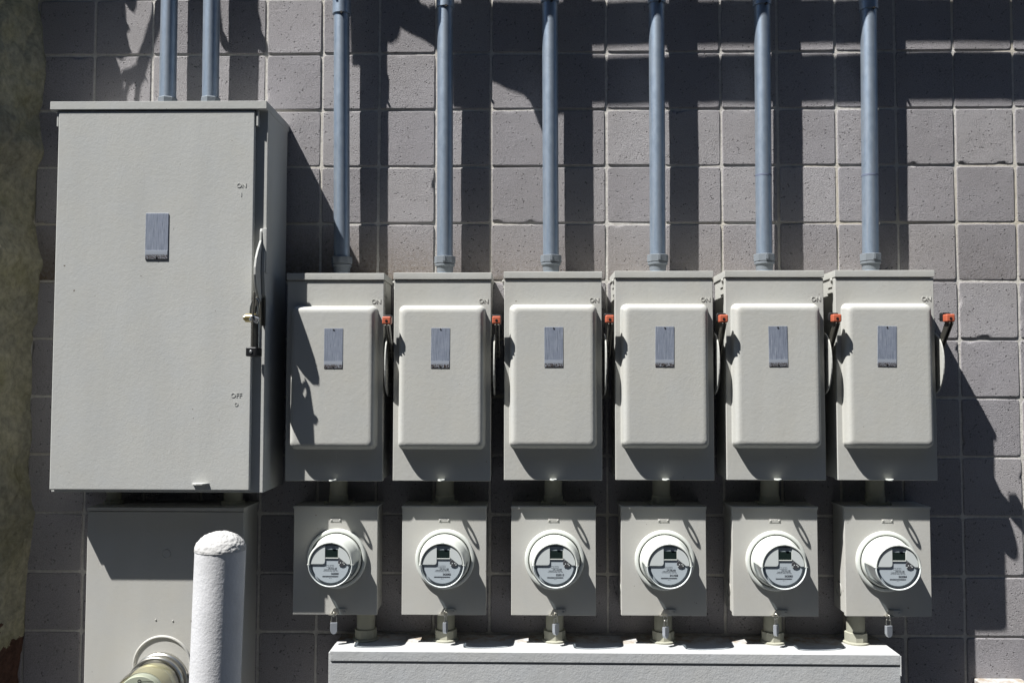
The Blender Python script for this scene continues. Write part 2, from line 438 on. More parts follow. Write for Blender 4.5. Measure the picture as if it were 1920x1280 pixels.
# ------------------------------------------------------------ big cabinet
def big_cabinet():
    t = empty('main_disconnect', (.356, 0, G - 1.52), 'big tall grey steel switch cabinet with lever and OFF marking, beside the rock pilaster', 'switch cabinet')
    X = lambda v: v - .356
    Z = lambda v: v + 1.52
    bm = bmesh.new(); box(bm, X(.014), X(.7), .012, .246, Z(-1.522), Z(-.262), .002)
    done('enclosure', bm, M['paint_big'], t, smooth=35)
    bm = bmesh.new(); box(bm, X(-.0095), X(.7015), .0, .2695, Z(-.2815), Z(-.2545), .002)
    done('rain_hood', bm, M['paint_big'], t, smooth=35)
    bm = bmesh.new()
    box(bm, X(.0175), X(.6625), .248, .265, Z(-1.5135), Z(-.285), .004, 4)
    for k in (0, 1):                                    # hinge leaf tucked under the hood
        x = (.010, .6665)[k]; box(bm, X(x), X(x + .006), .237, .262, Z(-.335), Z(-.283), .001)
    door = done('door', bm, M['paint_big'], t, smooth=35)
    cx, cz = at(294, 443, .267); cz -= G
    bm = bmesh.new(); box(bm, X(cx) - .037, X(cx) + .037, .265, .2675, Z(cz) - .075, Z(cz) + .075, .0004)
    lp = done('label_plate', bm, M['plates'][0], door)
    bm = bmesh.new(); box(bm, X(cx) - .036, X(cx) + .036, .2675, .2682, Z(cz) - .074, Z(cz) - .046, .0002); done('label_strip', bm, M['plate_band'], lp)
    bm = bmesh.new(); lathe(bm, [(.003, .2682), (.003, .2695), (0.0, .270)], 'y', (X(cx), 0, Z(cz) - .068), 12); done('screw', bm, M['dark'], lp)
    for body, px, py, s in (('ON', 453, 348, .0185), ('I', 452.5, 365, .0165), ('OFF', 443, 741, .0185), ('O', 443, 758, .0145)):
        x, z = at(px, py, .265)
        o = text(body, s * 1.12, X(x), Z(z - G), .2654, .0007, M['paint_big'], 'embossed_marking', door, bold=.0002)
    # foot tab at the lower edge
    x, z = at(375, 908, .275); bm = bmesh.new()
    pts = [(-.028, .262), (-.026, .276), (-.008, .290), (.012, .288), (.028, .262)]
    A = [bm.verts.new((X(x) + a, -d, Z(z - G))) for a, d in pts]; B = [bm.verts.new((X(x) + a, -d, Z(z - G) + .004)) for a, d in pts]
    bm.faces.new(A); bm.faces.new(B)
    for k in range(5): bm.faces.new((A[k], A[(k + 1) % 5], B[(k + 1) % 5], B[k]))
    done('pull_tab', bm, M['paint_big'], t)
    # operating lever: half moon guard standing out of the flange
    gx, gz = at(489, 500, .27); gx = X(gx); gz = Z(gz - G)
    bm = bmesh.new()
    pr = [(.246, .125), (.262, .125), (.268, .115), (.270, .085), (.282, .070), (.300, .048), (.316, .022), (.325, -.008), (.325, -.032), (.315, -.062), (.297, -.088), (.275, -.108), (.246, -.116)]
    prism(bm, [(d, gz + a) for d, a in pr], gx - .006, gx + .001, 0, 'yz', .0015)
    box(bm, gx + .001, gx + .017, .246, .266, gz - .02, gz + .126, .003)
    prism(bm, [(.246, gz + .05), (.272, gz + .05), (.274, gz - .02), (.262, gz - .09), (.246, gz - .10)], gx + .002, gx + .013, 0, 'yz', .002)
    lev = done('lever_guard', bm, M['paint_big'], t, smooth=35)
    bm = bmesh.new(); tube(bm, [(gx - .008, -.25, gz - .085), (gx - .010, -.285, gz - .11), (gx - .006, -.290, gz - .15)], .005)
    box(bm, gx + .0, gx + .012, .246, .262, gz - .19, gz - .10, .003)
    done('lever', bm, M['lever'], lev, smooth=40)
    bm = bmesh.new(); lx, lz = at(479, 652, .285); lx = X(lx); lz = Z(lz - G)
    prism(bm, [(.268, gz - .10), (.285, gz - .10), (.292, gz - .135), (.290, gz - .160), (.318, gz - .165), (.322, lz), (.268, lz)], lx - .0022, lx + .0022, 0, 'yz', .0006)
    prism(bm, [(.300, gz - .085), (.310, gz - .085), (.322, gz - .1655), (.312, gz - .1655)], lx - .0022, lx + .0022, 0, 'yz', .0006)
    done('lock_bar', bm, M['lever'], lev, smooth=40)
    # knock outs and nipples under the body
    return t
big_cabinet()
def lock_round():
    x, z = at(475, 596, .300)
    t = empty('padlock', (x, -.300, z), 'small brass padlock with bright shackle hanging on the big cabinet lever', 'padlock')
    bm = bmesh.new(); lathe(bm, [(.0, -.030), (.008, -.030), (.0085, -.026), (.0135, -.024), (.0135, .006), (.012, .008)], 'x', (0, 0, 0), 24)
    done('lock_body', bm, M['brass'], t, smooth=40)
    bm = bmesh.new(); box(bm, -.006, .024, .011, .018, -.012, .009, .004, 3, mat=Matrix.Rotation(math.radians(24), 4, 'Y'))
    done('lock_shell', bm, M['bright'], t, smooth=40)
    bm = bmesh.new()
    tube(bm, [(-.010, 0, .010), (-.009, 0, .034), (-.003, 0, .054), (.005, 0, .063), (.013, 0, .058), (.017, 0, .048), (.014, 0, .02), (.010, 0, .008)], .0032)
    done('shackle', bm, M['steel'], t, smooth=60)
    x, z = at(480, 660, .272)
    t = empty('padlock', (x, -.272, z), 'square black padlock on long thin shackle below the brass lock', 'padlock')
    bm = bmesh.new(); box(bm, -.017, .017, -.010, .052, -.015, .014, .0035, 3); done('lock_body', bm, M['black'], t, smooth=40)
    bm = bmesh.new(); lathe(bm, [(.0045, .0515), (.0045, .0535), (.003, .0542), (0, .0542)], 'y', (0, 0, 0), 16); done('keyway', bm, M['bright'], t)
    bm = bmesh.new(); tube(bm, [(-.007, 0, .012), (-.007, 0, .10), (-.004, 0, .112), (.002, 0, .114), (.007, 0, .105), (.007, 0, .012)], .0024)
    done('shackle', bm, M['bright'], t, smooth=60)
lock_round()

# ------------------------------------------------------ six switch boxes
TOPS = [-.806, -.8045, -.8012, -.7997, -.7982, -.7976]
BX = [.9115, 1.268, 1.634, 1.9998, 2.3624, 2.723]
BL = ['switch box half in shadow, standing right beside the big cabinet',
      'second switch box from the big cabinet, above meter ending 2082',
      'third switch box from the big cabinet, above meter 325513',
      'fourth switch box from the big cabinet, above the meter ending 41458',
      'fifth switch box from the big cabinet, above meter ending 2083',
      'rightmost switch box with open wall on its right side']
def switch_box():
    t = empty('disconnect_switch', (0, 0, 0), '', 'switch box', 'row of grey disconnect switches')
    H = .6865; zt = 0.0
    bm = bmesh.new(); box(bm, -.159, .159, .006, .137, -H + .003, -.006, .0015)
    box(bm, -.1625, -.159, .10, .150, -.075, -.030, .0008)          # catch plates by the hood
    box(bm, .159, .1625, .10, .150, -.075, -.030, .0008)
    enc = done('enclosure', bm, M['paint'], t, smooth=35)
    bm = bmesh.new()
    prism(bm, [(.150, -.046), (.150, -.022), (.137, -.022), (.127, -.046), (.112, -.046), (.112, -.053), (.150, -.053)], -.1655, -.162, 0, 'yz', .0006)
    tube(bm, [(-.1645, -.150, -.030), (-.169, -.150, -.030)], .0045)
    done('latch', bm, M['paint'], enc)
    bm = bmesh.new(); box(bm, -.163, .163, .0, .1765, -.0225, 0, .0018)
    done('rain_hood', bm, M['paint'], t, smooth=35)
    bm = bmesh.new(); box(bm, -.1612, .1612, .139, .172, -H, -.0245, .0022, 3)
    door = done('door', bm, M['paint'], t, smooth=35)
    bm = bmesh.new(); prev = None
    for ins, h in ((-.004, -.002), (-.002, .001), (0, .004), (.0012, .016), (.003, .026), (.006, .0325), (.0105, .0370), (.016, .0393), (.024, .040)):
        r = max(.019 - ins * .35, .006)
        lo = [bm.verts.new((x, -(.172 + h), z - .346)) for x, z in rrect(.1415 - ins, .2345 - ins, r, 8)]
        if prev:
            for k in range(len(lo)):
                q = (k + 1) % len(lo); bm.faces.new((prev[k], prev[q], lo[q], lo[k]))
        prev = lo
    bm.faces.new(prev)
    cov = done('raised_cover', bm, M['paint'], door, smooth=50)
    text('ON', .0205, .136, -.094, .1728, .0007, M['paint'], 'embossed_marking', door, bold=.0002)
    # label plate with its two screws
    bm = bmesh.new(); box(bm, -.0305, .0305, .211, .2132, -.317, -.186, .0004)
    lp = done('label_plate', bm, M['plates'][1], t)
    bm = bmesh.new(); box(bm, -.0295, .0295, .2132, .2137, -.3155, -.2935, .0001); done('label_strip', bm, M['plate_band'], lp)
    for z in (-.190, -.3115):
        bm = bmesh.new(); lathe(bm, [(.0026, .2125), (.0026, .2145), (0, .215)], 'y', (0, 0, z), 10); done('screw', bm, M['dark'], lp)
    # handle side: guard half moon, arm, orange grip
    bm = bmesh.new(); cz = -.305
    arc = [(.118 + .092 * math.sin(math.pi * k / 18) ** .8, cz + .103 * math.cos(math.pi * k / 18)) for k in range(19)]
    prism(bm, arc, .170, .1745, 0, 'yz', .0008)
    box(bm, .1585, .172, .03, .13, cz - .06, cz + .09, .003)
    done('handle_guard', bm, M['paint'], t, smooth=35)
    bm = bmesh.new()
    for xo in (.1765, .1865):
        prism(bm, [(.125, -.280), (.150, -.285), (.243, -.178), (.232, -.165), (.215, -.168)], xo, xo + .0035, 0, 'yz', .0006)
    tube(bm, [(.158, -.135, -.27), (.192, -.135, -.27)], .011, 16)
    hd = done('switch_handle', bm, M['lever'], t, smooth=35)
    bm = bmesh.new(); box(bm, .1675, .1955, .214, .242, -.174, -.149, .004, 3)
    gp = done('grip', bm, M['orange'], hd, smooth=40)
    bm = bmesh.new(); lathe(bm, [(.0045, .242), (.0045, .2428), (0, .2428)], 'y', (.1815, 0, -.1635), 12); done('grip_hole', bm, M['black'], hd)
    bm = bmesh.new(); box(bm, .1655, .195, .194, .2145, -.170, -.142, .004, 3); done('grip_cap', bm, M['black'], hd, smooth=40)
    # sealing eye at the foot of the door
    bm = bmesh.new(); b = bmesh.new(); R = [(.0055, .0115)]
    n = 20; top = []; 
    for z in (-.6835, -.6800):
        top.append(([b.verts.new((.0115 * math.cos(2 * math.pi * k / n), -(.186 + .018 * math.sin(2 * math.pi * k / n)), z)) for k in range(n)],
                    [b.verts.new((.0052 * math.cos(2 * math.pi * k / n), -(.189 + .009 * math.sin(2 * math.pi * k / n)), z)) for k in range(n)]))
    for k in range(n):
        q = (k + 1) % n
        for o, i in top: b.faces.new((o[k], o[q], i[q], i[k]))
        b.faces.new((top[0][0][k], top[0][0][q], top[1][0][q], top[1][0][k])); b.faces.new((top[0][1][k], top[0][1][q], top[1][1][q], top[1][1][k]))
    merge(bm, b); done('sealing_eye', bm, M['white'], t, smooth=40)
    return t
sw0 = switch_box()
for i in range(6):
    o = sw0 if i == 0 else copy_tree(sw0)
    o.location = (BX[i], 0, G + TOPS[i]); o['label'] = BL[i]
    if i % 2:
        for ch in [k for k in bpy.data.objects if k.parent == o and k.name.startswith('label_plate')]:
            me = ch.data.copy(); me.materials[0] = M['plates'][2]; ch.data = me
    for ch in [k for k in bpy.data.objects if k.parent == o and k.name.startswith('label_plate')]:
        ch.rotation_euler = (0, math.radians((.0, .3, -.2, .5, -.6, 1.1)[i]), 0)
        ch.location = ((.004, -.0010, .0005, -.002, -.003, -.006)[i] - .0, 0, 0)

# ------------------------------------------------------------ meter boxes
MX = [.9108, 1.2734, 1.6366, 2.0004, 2.3672, 2.7365]
MT = [-1.5797, -1.5782, -1.5776, -1.5762, -1.5756, -1.5741]
WHO = ['below the half shadowed switch box', 'below the second switch box', 'below the third switch box', 'below the fourth switch box', 'below the fifth switch box', 'below the rightmost switch box']
def meter_box():
    t = empty('meter_socket', (0, 0, 0), '', 'meter box', 'row of meter socket boxes')
    H = .358
    bm = bmesh.new(); box(bm, -.137, .137, .006, .109, -H + .005, -.002, .0015)
    for s in (-1, 1):
        b = bmesh.new(); lathe(b, [(.026, 0), (.026, .0012), (.0235, .0012), (.0235, 0)], 'x', (.137 if s > 0 else -.1382, -.055, -.285), 28, cap=False); merge(bm, b)
    done('enclosure', bm, M['paint_low'], t, smooth=35)
    bm = bmesh.new(); box(bm, -.1402, .1402, .1105, .128, -H, -.009, .0016, 3)
    fr = done('front_cover', bm, M['paint_low'], t, smooth=35)
    bm = bmesh.new(); box(bm, -.1415, .1415, .0, .1325, -.009, 0, .0012)
    done('top_lip', bm, M['paint_low'], t, smooth=35)
    bm = bmesh.new(); box(bm, -.0185, .0185, .1275, .1292, -.0525, -.0395, .0005)
    b = bmesh.new(); done('id_plate', bm, M['paint_low'], fr); b.free()
    for s in (-1, 1):
        bm = bmesh.new(); lathe(bm, [(.0032, .129), (.0032, .1302), (.0012, .1312), (0, .1312)], 'y', (s * .014, 0, -.046), 12); done('rivet', bm, M['paint_low'], fr)
    bm = bmesh.new()
    for k in range(6): box(bm, -.009 + k * .0031, -.0072 + k * .0031, .1290, .1295, -.0485, -.0435, 0)
    done('stamped_number', bm, M['paint_low'], fr)
    # latch boss and the tab that takes the lock
    bm = bmesh.new(); prism(bm, [(x + .024, z - .347) for x, z in rrect(.0165, .0105, .0085, 5)], .127, .1335, 0, 'xz', .0012)
    lathe(bm, [(.0042, .1335), (.0042, .1365), (0, .137)], 'y', (.031, 0, -.348), 12)
    done('latch', bm, M['paint_low'], fr, smooth=40)
    bm = bmesh.new(); box(bm, -.017, .010, .124, .147, -.3555, -.3535, .0006)
    prism(bm, [(-.012, -.354), (-.002, -.335), (.014, -.337), (.016, -.354)], .129, .134, 0, 'xz', .0008)
    done('lock_tab', bm, M['steel'], t)
    return t
mb0 = meter_box()
for i in range(6):
    o = mb0 if i == 0 else copy_tree(mb0)
    o.location = (MX[i], 0, G + MT[i]); o['label'] = 'square grey meter socket box ' + WHO[i]

# --------------------------------------------------------- electric meters
SER = ['362081', '362082', '325513', '341458', '362083', '362084']
TYP = ['76 914 127', '76 914 128', '76 110 497', '76 058 698', '76 914 129', '76 914 130']
RX = [.9164, 1.2764, 1.6394, 2.003, 2.3678, 2.7284]
def meter(i):
    t = empty('electric_meter', (RX[i], -.128, G - 1.7525), 'white round electric meter numbered %s, %s' % (SER[i], WHO[i].replace('below', 'under')), 'electric meter', 'round electric meters')
    if i == 0:
        bm = bmesh.new(); lathe(bm, [(.0985, -.002), (.0985, .006), (.0968, .0110), (.0925, .0135), (.0885, .0130), (.0862, .0100), (.0855, .002)], 'y', n=96, cap=False)
        R = done('sealing_ring', bm, M['white'], t, smooth=40)
        bm = bmesh.new(); lathe(bm, [(.0858, .001), (.0, .001)], 'y', n=64, cap=False)
        done('ring_recess', bm, M['black'], t)
        bm = bmesh.new(); lathe(bm, [(.0832, .0), (.0832, .0135), (.0822, .0185), (.0795, .0215), (.0785, .0240), (.055, .0240)], 'y', n=96, cap=False)
        done('base', bm, M['white'], t, smooth=40)
        bm = bmesh.new()
        lathe(bm, [(.0790, .0215), (.0778, .040), (.0755, .070), (.0742, .094), (.0730, .0990), (.0705, .1022), (.0680, .1020), (.0666, .0995), (.0658, .088), (.0672, .060), (.069, .0215)], 'y', n=72, a0=0, a1=180)
        box(bm, .0655, .0748, .030, .1015, -.0016, .0006, .0004); box(bm, -.0748, -.0655, .030, .1015, -.0016, .0006, .0004)
        done('hood', bm, M['white'], t, smooth=40)
        bm = bmesh.new()
        lathe(bm, [(.0785, .0240), (.0765, .045), (.0742, .080), (.0728, .0985)], 'y', n=72, a0=180, a1=360)
        done('clear_cover', bm, M['clear'], t, smooth=40)
        bm = bmesh.new(); lathe(bm, [(.0728, .0985), (.0716, .1020), (.0700, .1030), (.0685, .1015), (.0680, .0985)], 'y', n=72, a0=180, a1=360)
        done('cover_rim', bm, M['panel'], t, smooth=40)
        bm = bmesh.new(); lathe(bm, [(.0690, .0210), (.0675, .06), (.0665, 0.0910), (0, 0.0910)], 'y', n=72, cap=False)
        done('inner_body', bm, M['bezel'], t, smooth=30)
        bm = bmesh.new()
        lathe(bm, [(.0590, 0.0910), (.0590, 0.0957), (0, 0.0957)], 'y', n=72, cap=False)
        fc = done('face_label', bm, M['face'], t, smooth=30)
        bm = bmesh.new()
        a = [(.0645 * math.cos(q), .0645 * math.sin(q)) for q in [math.radians(v) for v in range(107, 181, 6)]]
        prism(bm, [(-.0175, .0620)] + a[0:] + [(-.0645, .0008), (-.0250, .0008), (-.0195, .003), (-.0175, .009)], 0.0935, 0.0990, 0, 'xz', .0008)
        done('side_panel', bm, M['panel'], t, smooth=35); bm = bmesh.new()
        a = [(.0645 * math.cos(q), .0645 * math.sin(q)) for q in [math.radians(v) for v in range(0, 67, 6)]]
        prism(bm, [(.0535, .0008), (.0640, .0008)] + a[1:] + [(.0265, .058), (.0265, .024), (.0285, .0205)], 0.0935, 0.0990, 0, 'xz', .0008)
        done('side_panel', bm, M['panel'], t, smooth=35)
        bm = bmesh.new(); box(bm, -.0172, .0262, 0.0950, 0.0963, .0475, .0600, 0); done('nameplate_band', bm, M['bezel'], t)
        bm = bmesh.new(); box(bm, -.0168, .0262, 0.0959, 0.0973, .0215, .0475, .0005); dp = done('display', bm, M['lcd'], t)
        bm = bmesh.new(); box(bm, -.0168, .0262, 0.0961, 0.0985, .0188, .0213, .0004); box(bm, .0242, .0264, 0.0961, 0.0987, .0216, .0474, .0004); done('display_frame', bm, M['white'], dp)
        bm = bmesh.new(); lathe(bm, [(.0128, 0.0957), (.0128, 0.0975), (.0118, 0.0982), (0, 0.0982)], 'y', (.0372, 0, .0065), 28)
        op = done('optical_port', bm, M['port'], t, smooth=30)
        for dx, dz in ((-.0045, -.001), (.0035, -.001), (.0032, .0072), (.0072, -.0055), (-.0092, -.0062)):
            bm = bmesh.new(); lathe(bm, [(.0019, .0980), (.0019, .0988), (0, .0988)], 'y', (.0372 + dx, 0, .0065 + dz), 8); done('port_lens', bm, M['panel'], op)
        bm = bmesh.new(); box(bm, -.005, .005, .0985, .1060, .0685, .0725, .0006); done('seal_tab', bm, M['white'], t)
        # printed lines that every meter of this kind carries
        bm = bmesh.new()
        for x0, x1, z in ((-.014, -.006, -.0025), (-.003, .010, -.0025), (-.014, .010, -.0080)): box(bm, x0, x1, 0.0955, 0.0960, z - .0002, z + .0002, 0)
        for x in (-.014, -.006, -.001, .005, .010): box(bm, x - .0002, x + .0002, 0.0955, 0.0960, -.0080, -.0025, 0)
        random.seed(3)
        x = -.0260
        while x < .0250:
            w = random.choice((.0004, .0007, .0010)); box(bm, x, x + w, 0.0955, 0.0960, -.0405, -.0368, 0); x += w + random.choice((.0004, .0006))
        done('barcode', bm, M['ink'], fc)
        text('CL200 240V 3W TYPE 60Hz', .0036, 0, -.0172, 0.0958, .0001, M['ink'], 'small_print', fc, bold=.00008)
        text('WATTHOUR METER  FM2S  TA30', .0033, 0, -.0212, 0.0958, .0001, M['ink'], 'small_print', fc)
        text('Kh 1.0', .0028, 0, -.0442, 0.0958, .0001, M['ink'], 'small_print', fc)
        meter.keep = t
    else:
        src = meter.keep
        for ch in [k for k in bpy.data.objects if k.parent == src]:
            if ch.get('own'): continue
            copy_tree(ch, t)
    o = text('1%s' % TYP[i], .0058, .006, -.0128, 0.0959, .0001, M['ink'], 'type_number', t, bold=.00012); o['own'] = 1
    o = text(SER[i], .0088, .0150, -.0302, 0.0959, .0001, M['ink'], 'serial_number', t, bold=.00028); o['own'] = 1
for i in range(6): meter(i)
for o in bpy.data.objects:
    if 'own' in o: del o['own']

# ------------------------------------------------- padlocks on meter boxes
LP = [(626, 1166, 8, 6.3), (835, 1165, 78, 6), (1042, 1168, 50, 6), (1248, 1174, 48, 6), (1455, 1170, 55, 6), (1666, 1172, 20, 6)]
def lock_small():
    t = empty('padlock', (0, 0, 0), '', 'padlock', 'small steel locks under the meter boxes')
    bm = bmesh.new()
    out = [(-.0115, 0), (.0115, 0), (.0115, -.026), (.008, -.034), (.003, -.0375), (-.003, -.0375), (-.008, -.034), (-.0115, -.026)]
    prism(bm, out, -.0058, .0058, 0, 'xz', .0016); done('lock_body', bm, M['lock'], t, smooth=35)
    bm = bmesh.new(); tube(bm, [(.0085 * math.cos(math.radians(a)), 0, .013 + .0105 * math.sin(math.radians(a))) if 0 <= a <= 180 else (.0085 * (1 if a < 0 else -1), 0, -.001) for a in [-1] + list(range(0, 181, 20)) + [181]], .0019)
    done('shackle', bm, M['steel'], t, smooth=60)
    bm = bmesh.new(); tube(bm, [(0, .0075 * math.cos(a), .026 + .0085 * math.sin(a)) for a in [k * math.pi / 8 for k in range(17)]], .0016); done('link_ring', bm, M['steel'], t, smooth=60)
    return t
lk0 = lock_small()
LW = ['turned flat to the viewer under the half shadowed meter box', 'seen edge on under the second meter box', 'hanging turned under the third meter box', 'hanging before the pipe under the fourth meter box', 'hanging before the pipe under the fifth meter box', 'hanging free over open wall under the rightmost meter box']
for i, (px, py, rz, _) in enumerate(LP):
    o = lk0 if i == 0 else copy_tree(lk0)
    x, z = at(px, py, .138); o.location = (x, -.138, z); o.rotation_euler = (0, 0, math.radians(rz)); o['label'] = 'small steel padlock ' + LW[i]

# --------------------------------------------------------------- conduits
def conduit(x_top, x_bot, zb, d, r, couple_z, label, hub=True, bands=()):
    t = empty('conduit', (x_bot, -d, zb), label, 'conduit', 'galvanised conduits rising from the boxes')
    ztop = G + 1.25
    dx = (x_top - x_bot) * (ztop - zb) / .9
    bm = bmesh.new(); L = []
    n = 24
    for k in range(n + 1):
        f = k / n; L.append((dx * f + .0002 * math.sin(k * .6 + x_bot * 9), 0, (ztop - zb) * f + .01))
    tube(bm, L, r, 40); done('pipe', bm, M['galv'], t, smooth=60)
    for zz in bands:
        f = (zz - zb) / (ztop - zb); bm = bmesh.new(); lathe(bm, [(r, -.003), (r + .0006, -.003), (r + .0006, .003), (r, .003)], 'z', (dx * f, 0, zz - zb), 40); done('tape_band', bm, M['band'], t, smooth=40)
    if couple_z:
        f = (couple_z - zb) / (ztop - zb); cx = dx * f; bm = bmesh.new()
        lathe(bm, [(r, 0), (r + .0042, .0), (r + .0042, .055), (r, .055)], 'z', (cx, 0, couple_z - zb), 40); cp = done('coupling', bm, M['galv'], t, smooth=40)
        bm = bmesh.new(); tube(bm, [(cx + .006, -r - .001, couple_z - zb - .004), (cx + .006, -r - .009, couple_z - zb - .004)], .0042); done('set_screw', bm, M['dark'], cp)
    if hub:
        bm = bmesh.new(); HZ = .016
        lathe(bm, [(r + .002, 0), (r + .0005, HZ - .004)], 'z', (0, 0, 0), 40)
        lathe(bm, [(r - .001, -.005), (r + .0005, .0), (r + .002, .018), (r + .0065, .0205), (r + .0065, .0265), (r + .0015, .028)], 'z', (0, 0, HZ), 40)
        for k in (0,): lathe(bm, [(r + .0015, .028), (r + .0085, .029), (r + .0090, .0305), (r + .0090, .052), (r + .0075, .0535), (r + .0005, .054)], 'z', (0, 0, HZ), 8)
        box(bm, -.0045, .0045, r + .004, r + .011, .033 + HZ, .050 + HZ, .001)
        done('hub', bm, M['casting'], t, smooth=25)
    else:
        bm = bmesh.new(); lathe(bm, [(r + .006, 0), (r + .006, .076), (r + .002, .080)], 'z', (0, 0, -.002), 8); done('locknut', bm, M['casting'], t, smooth=20)
    return t
PT = [.8987, 1.2617, 1.6269, 1.9979, 2.3626, 2.7295]; PB = [.9086, 1.2651, 1.6302, 1.9964, 2.3602, 2.7215]
CZ = [at(640, 20, .1)[1], at(835, 8, .1)[1], at(1030, -2, .1)[1], at(1230, 0, .1)[1], at(1428, 4, .1)[1], at(1628, 12, .1)[1]]
CL = ['galvanised conduit above the half shadowed switch box', 'conduit rising from the second switch box', 'conduit rising from the third switch box, shadow edge curling round it', 'conduit rising from the fourth switch box', 'conduit rising from the fifth switch box', 'rightmost galvanised conduit, above the rightmost switch box']
for i in range(6): conduit(PT[i], PB[i], G + TOPS[i], .064, .0272, CZ[i], CL[i], True, {4: (at(1430, 325, .1)[1],), 5: (at(1630, 325, .1)[1],)}.get(i, ()))
conduit(.2870, .2900, G - .2545, .060, .0282, None, 'left one of two pale conduits rising from the big cabinet', False)
conduit(.4345, .4410, G - .2545, .060, .0282, None, 'right one of two pale conduits rising from the big cabinet', False)

# short nipples between the boxes
mid = [.9063, 1.2692, 1.6377, 2.0028, 2.3672, 2.721]
low = [1.0033, 1.275, 1.6419, 2.0063, 2.3726, 2.6496]
def nip_mid():
    t = empty('conduit_nipple', (0, 0, 0), '', 'pipe', 'short pipes between switch boxes and meter boxes')
    bm = bmesh.new(); tube(bm, [(0, 0, .002), (0, 0, .105)], .0298, 40); done('pipe', bm, M['paint_pipe'], t, smooth=60)
    bm = bmesh.new(); lathe(bm, [(.0325, .006), (.0325, .026), (.030, .029)], 'z', n=40); box(bm, -.042, .042, -.036, .036, 0, .0075, .002); fl = done('flange', bm, M['paint_pipe'], t, smooth=30)
    for s in (-1, 1):
        bm = bmesh.new(); lathe(bm, [(.0048, .0075), (.0048, .0115), (0, .0125)], 'z', (s * .035, -.027, 0), 10); done('bolt', bm, M['paint_pipe'], fl)
    return t
n0 = nip_mid()
for i in range(6):
    o = n0 if i == 0 else copy_tree(n0); o.location = (mid[i], -.068, G + MT[i]); o['label'] = 'shaded short grey pipe on top of the meter box ' + WHO[i]
def nip_low():
    t = empty('conduit_nipple', (0, 0, 0), '', 'pipe', 'short pipes between meter boxes and wireway')
    bm = bmesh.new(); tube(bm, [(0, 0, .006), (0, 0, .125)], .0298, 40); done('pipe', bm, M['paint_pipe'], t, smooth=60)
    bm = bmesh.new(); lathe(bm, [(.0300, .0075), (.0375, .008), (.0375, .036), (.0345, .0375), (.030, .0375)], 'z', n=10); done('locknut', bm, M['paint_pipe'], t, smooth=20)
    bm = bmesh.new(); lathe(bm, [(.0435, 0), (.0435, .005), (.041, .0075), (.030, .0085)], 'z', n=40); done('washer', bm, M['paint_pipe'], t, smooth=40)
    return t
n1 = nip_low()
LL = ['short painted pipe under right part of the first meter box', 'short painted pipe behind the edge-on padlock', 'short painted pipe under the third meter box', 'short painted pipe under the fourth meter box', 'short painted pipe under the fifth meter box', 'rightmost short painted pipe, half sunlit, near the wireway end']
for i in range(6):
    o = n1 if i == 0 else copy_tree(n1); o.location = (low[i], -.066, G - 2.034); o.rotation_euler = (0, 0, i * .5); o['label'] = LL[i]

# ---------------------------------------------------------------- wireway
def wireway():
    t = empty('wireway', (1.827, 0, G - 2.43), 'long pale grey trough box running under the six meter boxes', 'wireway')
    X = lambda v: v - 1.827
    Z = lambda v: v + 2.43
    bm = bmesh.new(); box(bm, X(.9065), X(2.7445), .0, .1955, Z(-2.43), Z(-2.040), .002); done('body', bm, M['trough'], t, smooth=35)
    bm = bmesh.new(); box(bm, X(.9125), X(2.7405), .004, .2015, Z(-2.0655), Z(-2.034), .0016, 3)
    done('lid', bm, M['trough'], t, smooth=35)
    bm = bmesh.new(); box(bm, X(.9125), X(2.7405), .1960, .1985, Z(-2.425), Z(-2.072), .001); done('front_panel', bm, M['trough'], t, smooth=35)
    bm = bmesh.new(); box(bm, X(2.7405), X(2.7435), .15, .203, Z(-2.10), Z(-2.038), .001); done('end_catch', bm, M['trough'], t)
wireway()

# ------------------------------------------------- lower left cabinet
def lower_cab():
    t = empty('service_cabinet', (.353, 0, G - 2.62), 'lower left grey cabinet behind the bollard, with a round meter at its foot', 'cabinet')
    X = lambda v: v - .353
    Z = lambda v: v + 2.62
    bm = bmesh.new(); box(bm, X(.100), X(.609), .0, .149, Z(-2.62), Z(-1.586), .002); done('enclosure', bm, M['paint_low'], t, smooth=35)
    bm = bmesh.new(); box(bm, X(.0942), X(.6148), .151, .165, Z(-2.61), Z(-1.595), .003, 3)
    fr = done('front_cover', bm, M['paint_low'], t, smooth=35)
    bm = bmesh.new(); box(bm, X(.0932), X(.6158), .0, .1685, Z(-1.593), Z(-1.5815), .0015); done('top_lip', bm, M['paint_low'], t, smooth=35)
    x, z = at(312, 1038, .165)
    bm = bmesh.new(); lathe(bm, [(.0155, .1645), (.0155, .1662), (.0132, .1668), (.0132, .1655), (.0, .1655)], 'y', (X(x), 0, Z(z - G)), 28, cap=False); done('knockout', bm, M['paint_low'], fr, smooth=30)
    for px, py in ((292, 1161), (324, 1163)):
        x, z = at(px, py, .165); bm = bmesh.new(); lathe(bm, [(.0032, .1645), (.0028, .1665), (0, .167)], 'y', (X(x), 0, Z(z - G)), 10); done('rivet', bm, M['paint_low'], fr)
    x, z = at(304, 1247, .165)
    bm = bmesh.new(); lathe(bm, [(.0985, .1645), (.0965, .1690), (.0935, .1700), (.0910, .1690), (.0895, .1653)], 'y', (X(x), 0, Z(z - G)), 90, cap=False); done('pressed_ring', bm, M['paint_low'], fr, smooth=40)
lower_cab()
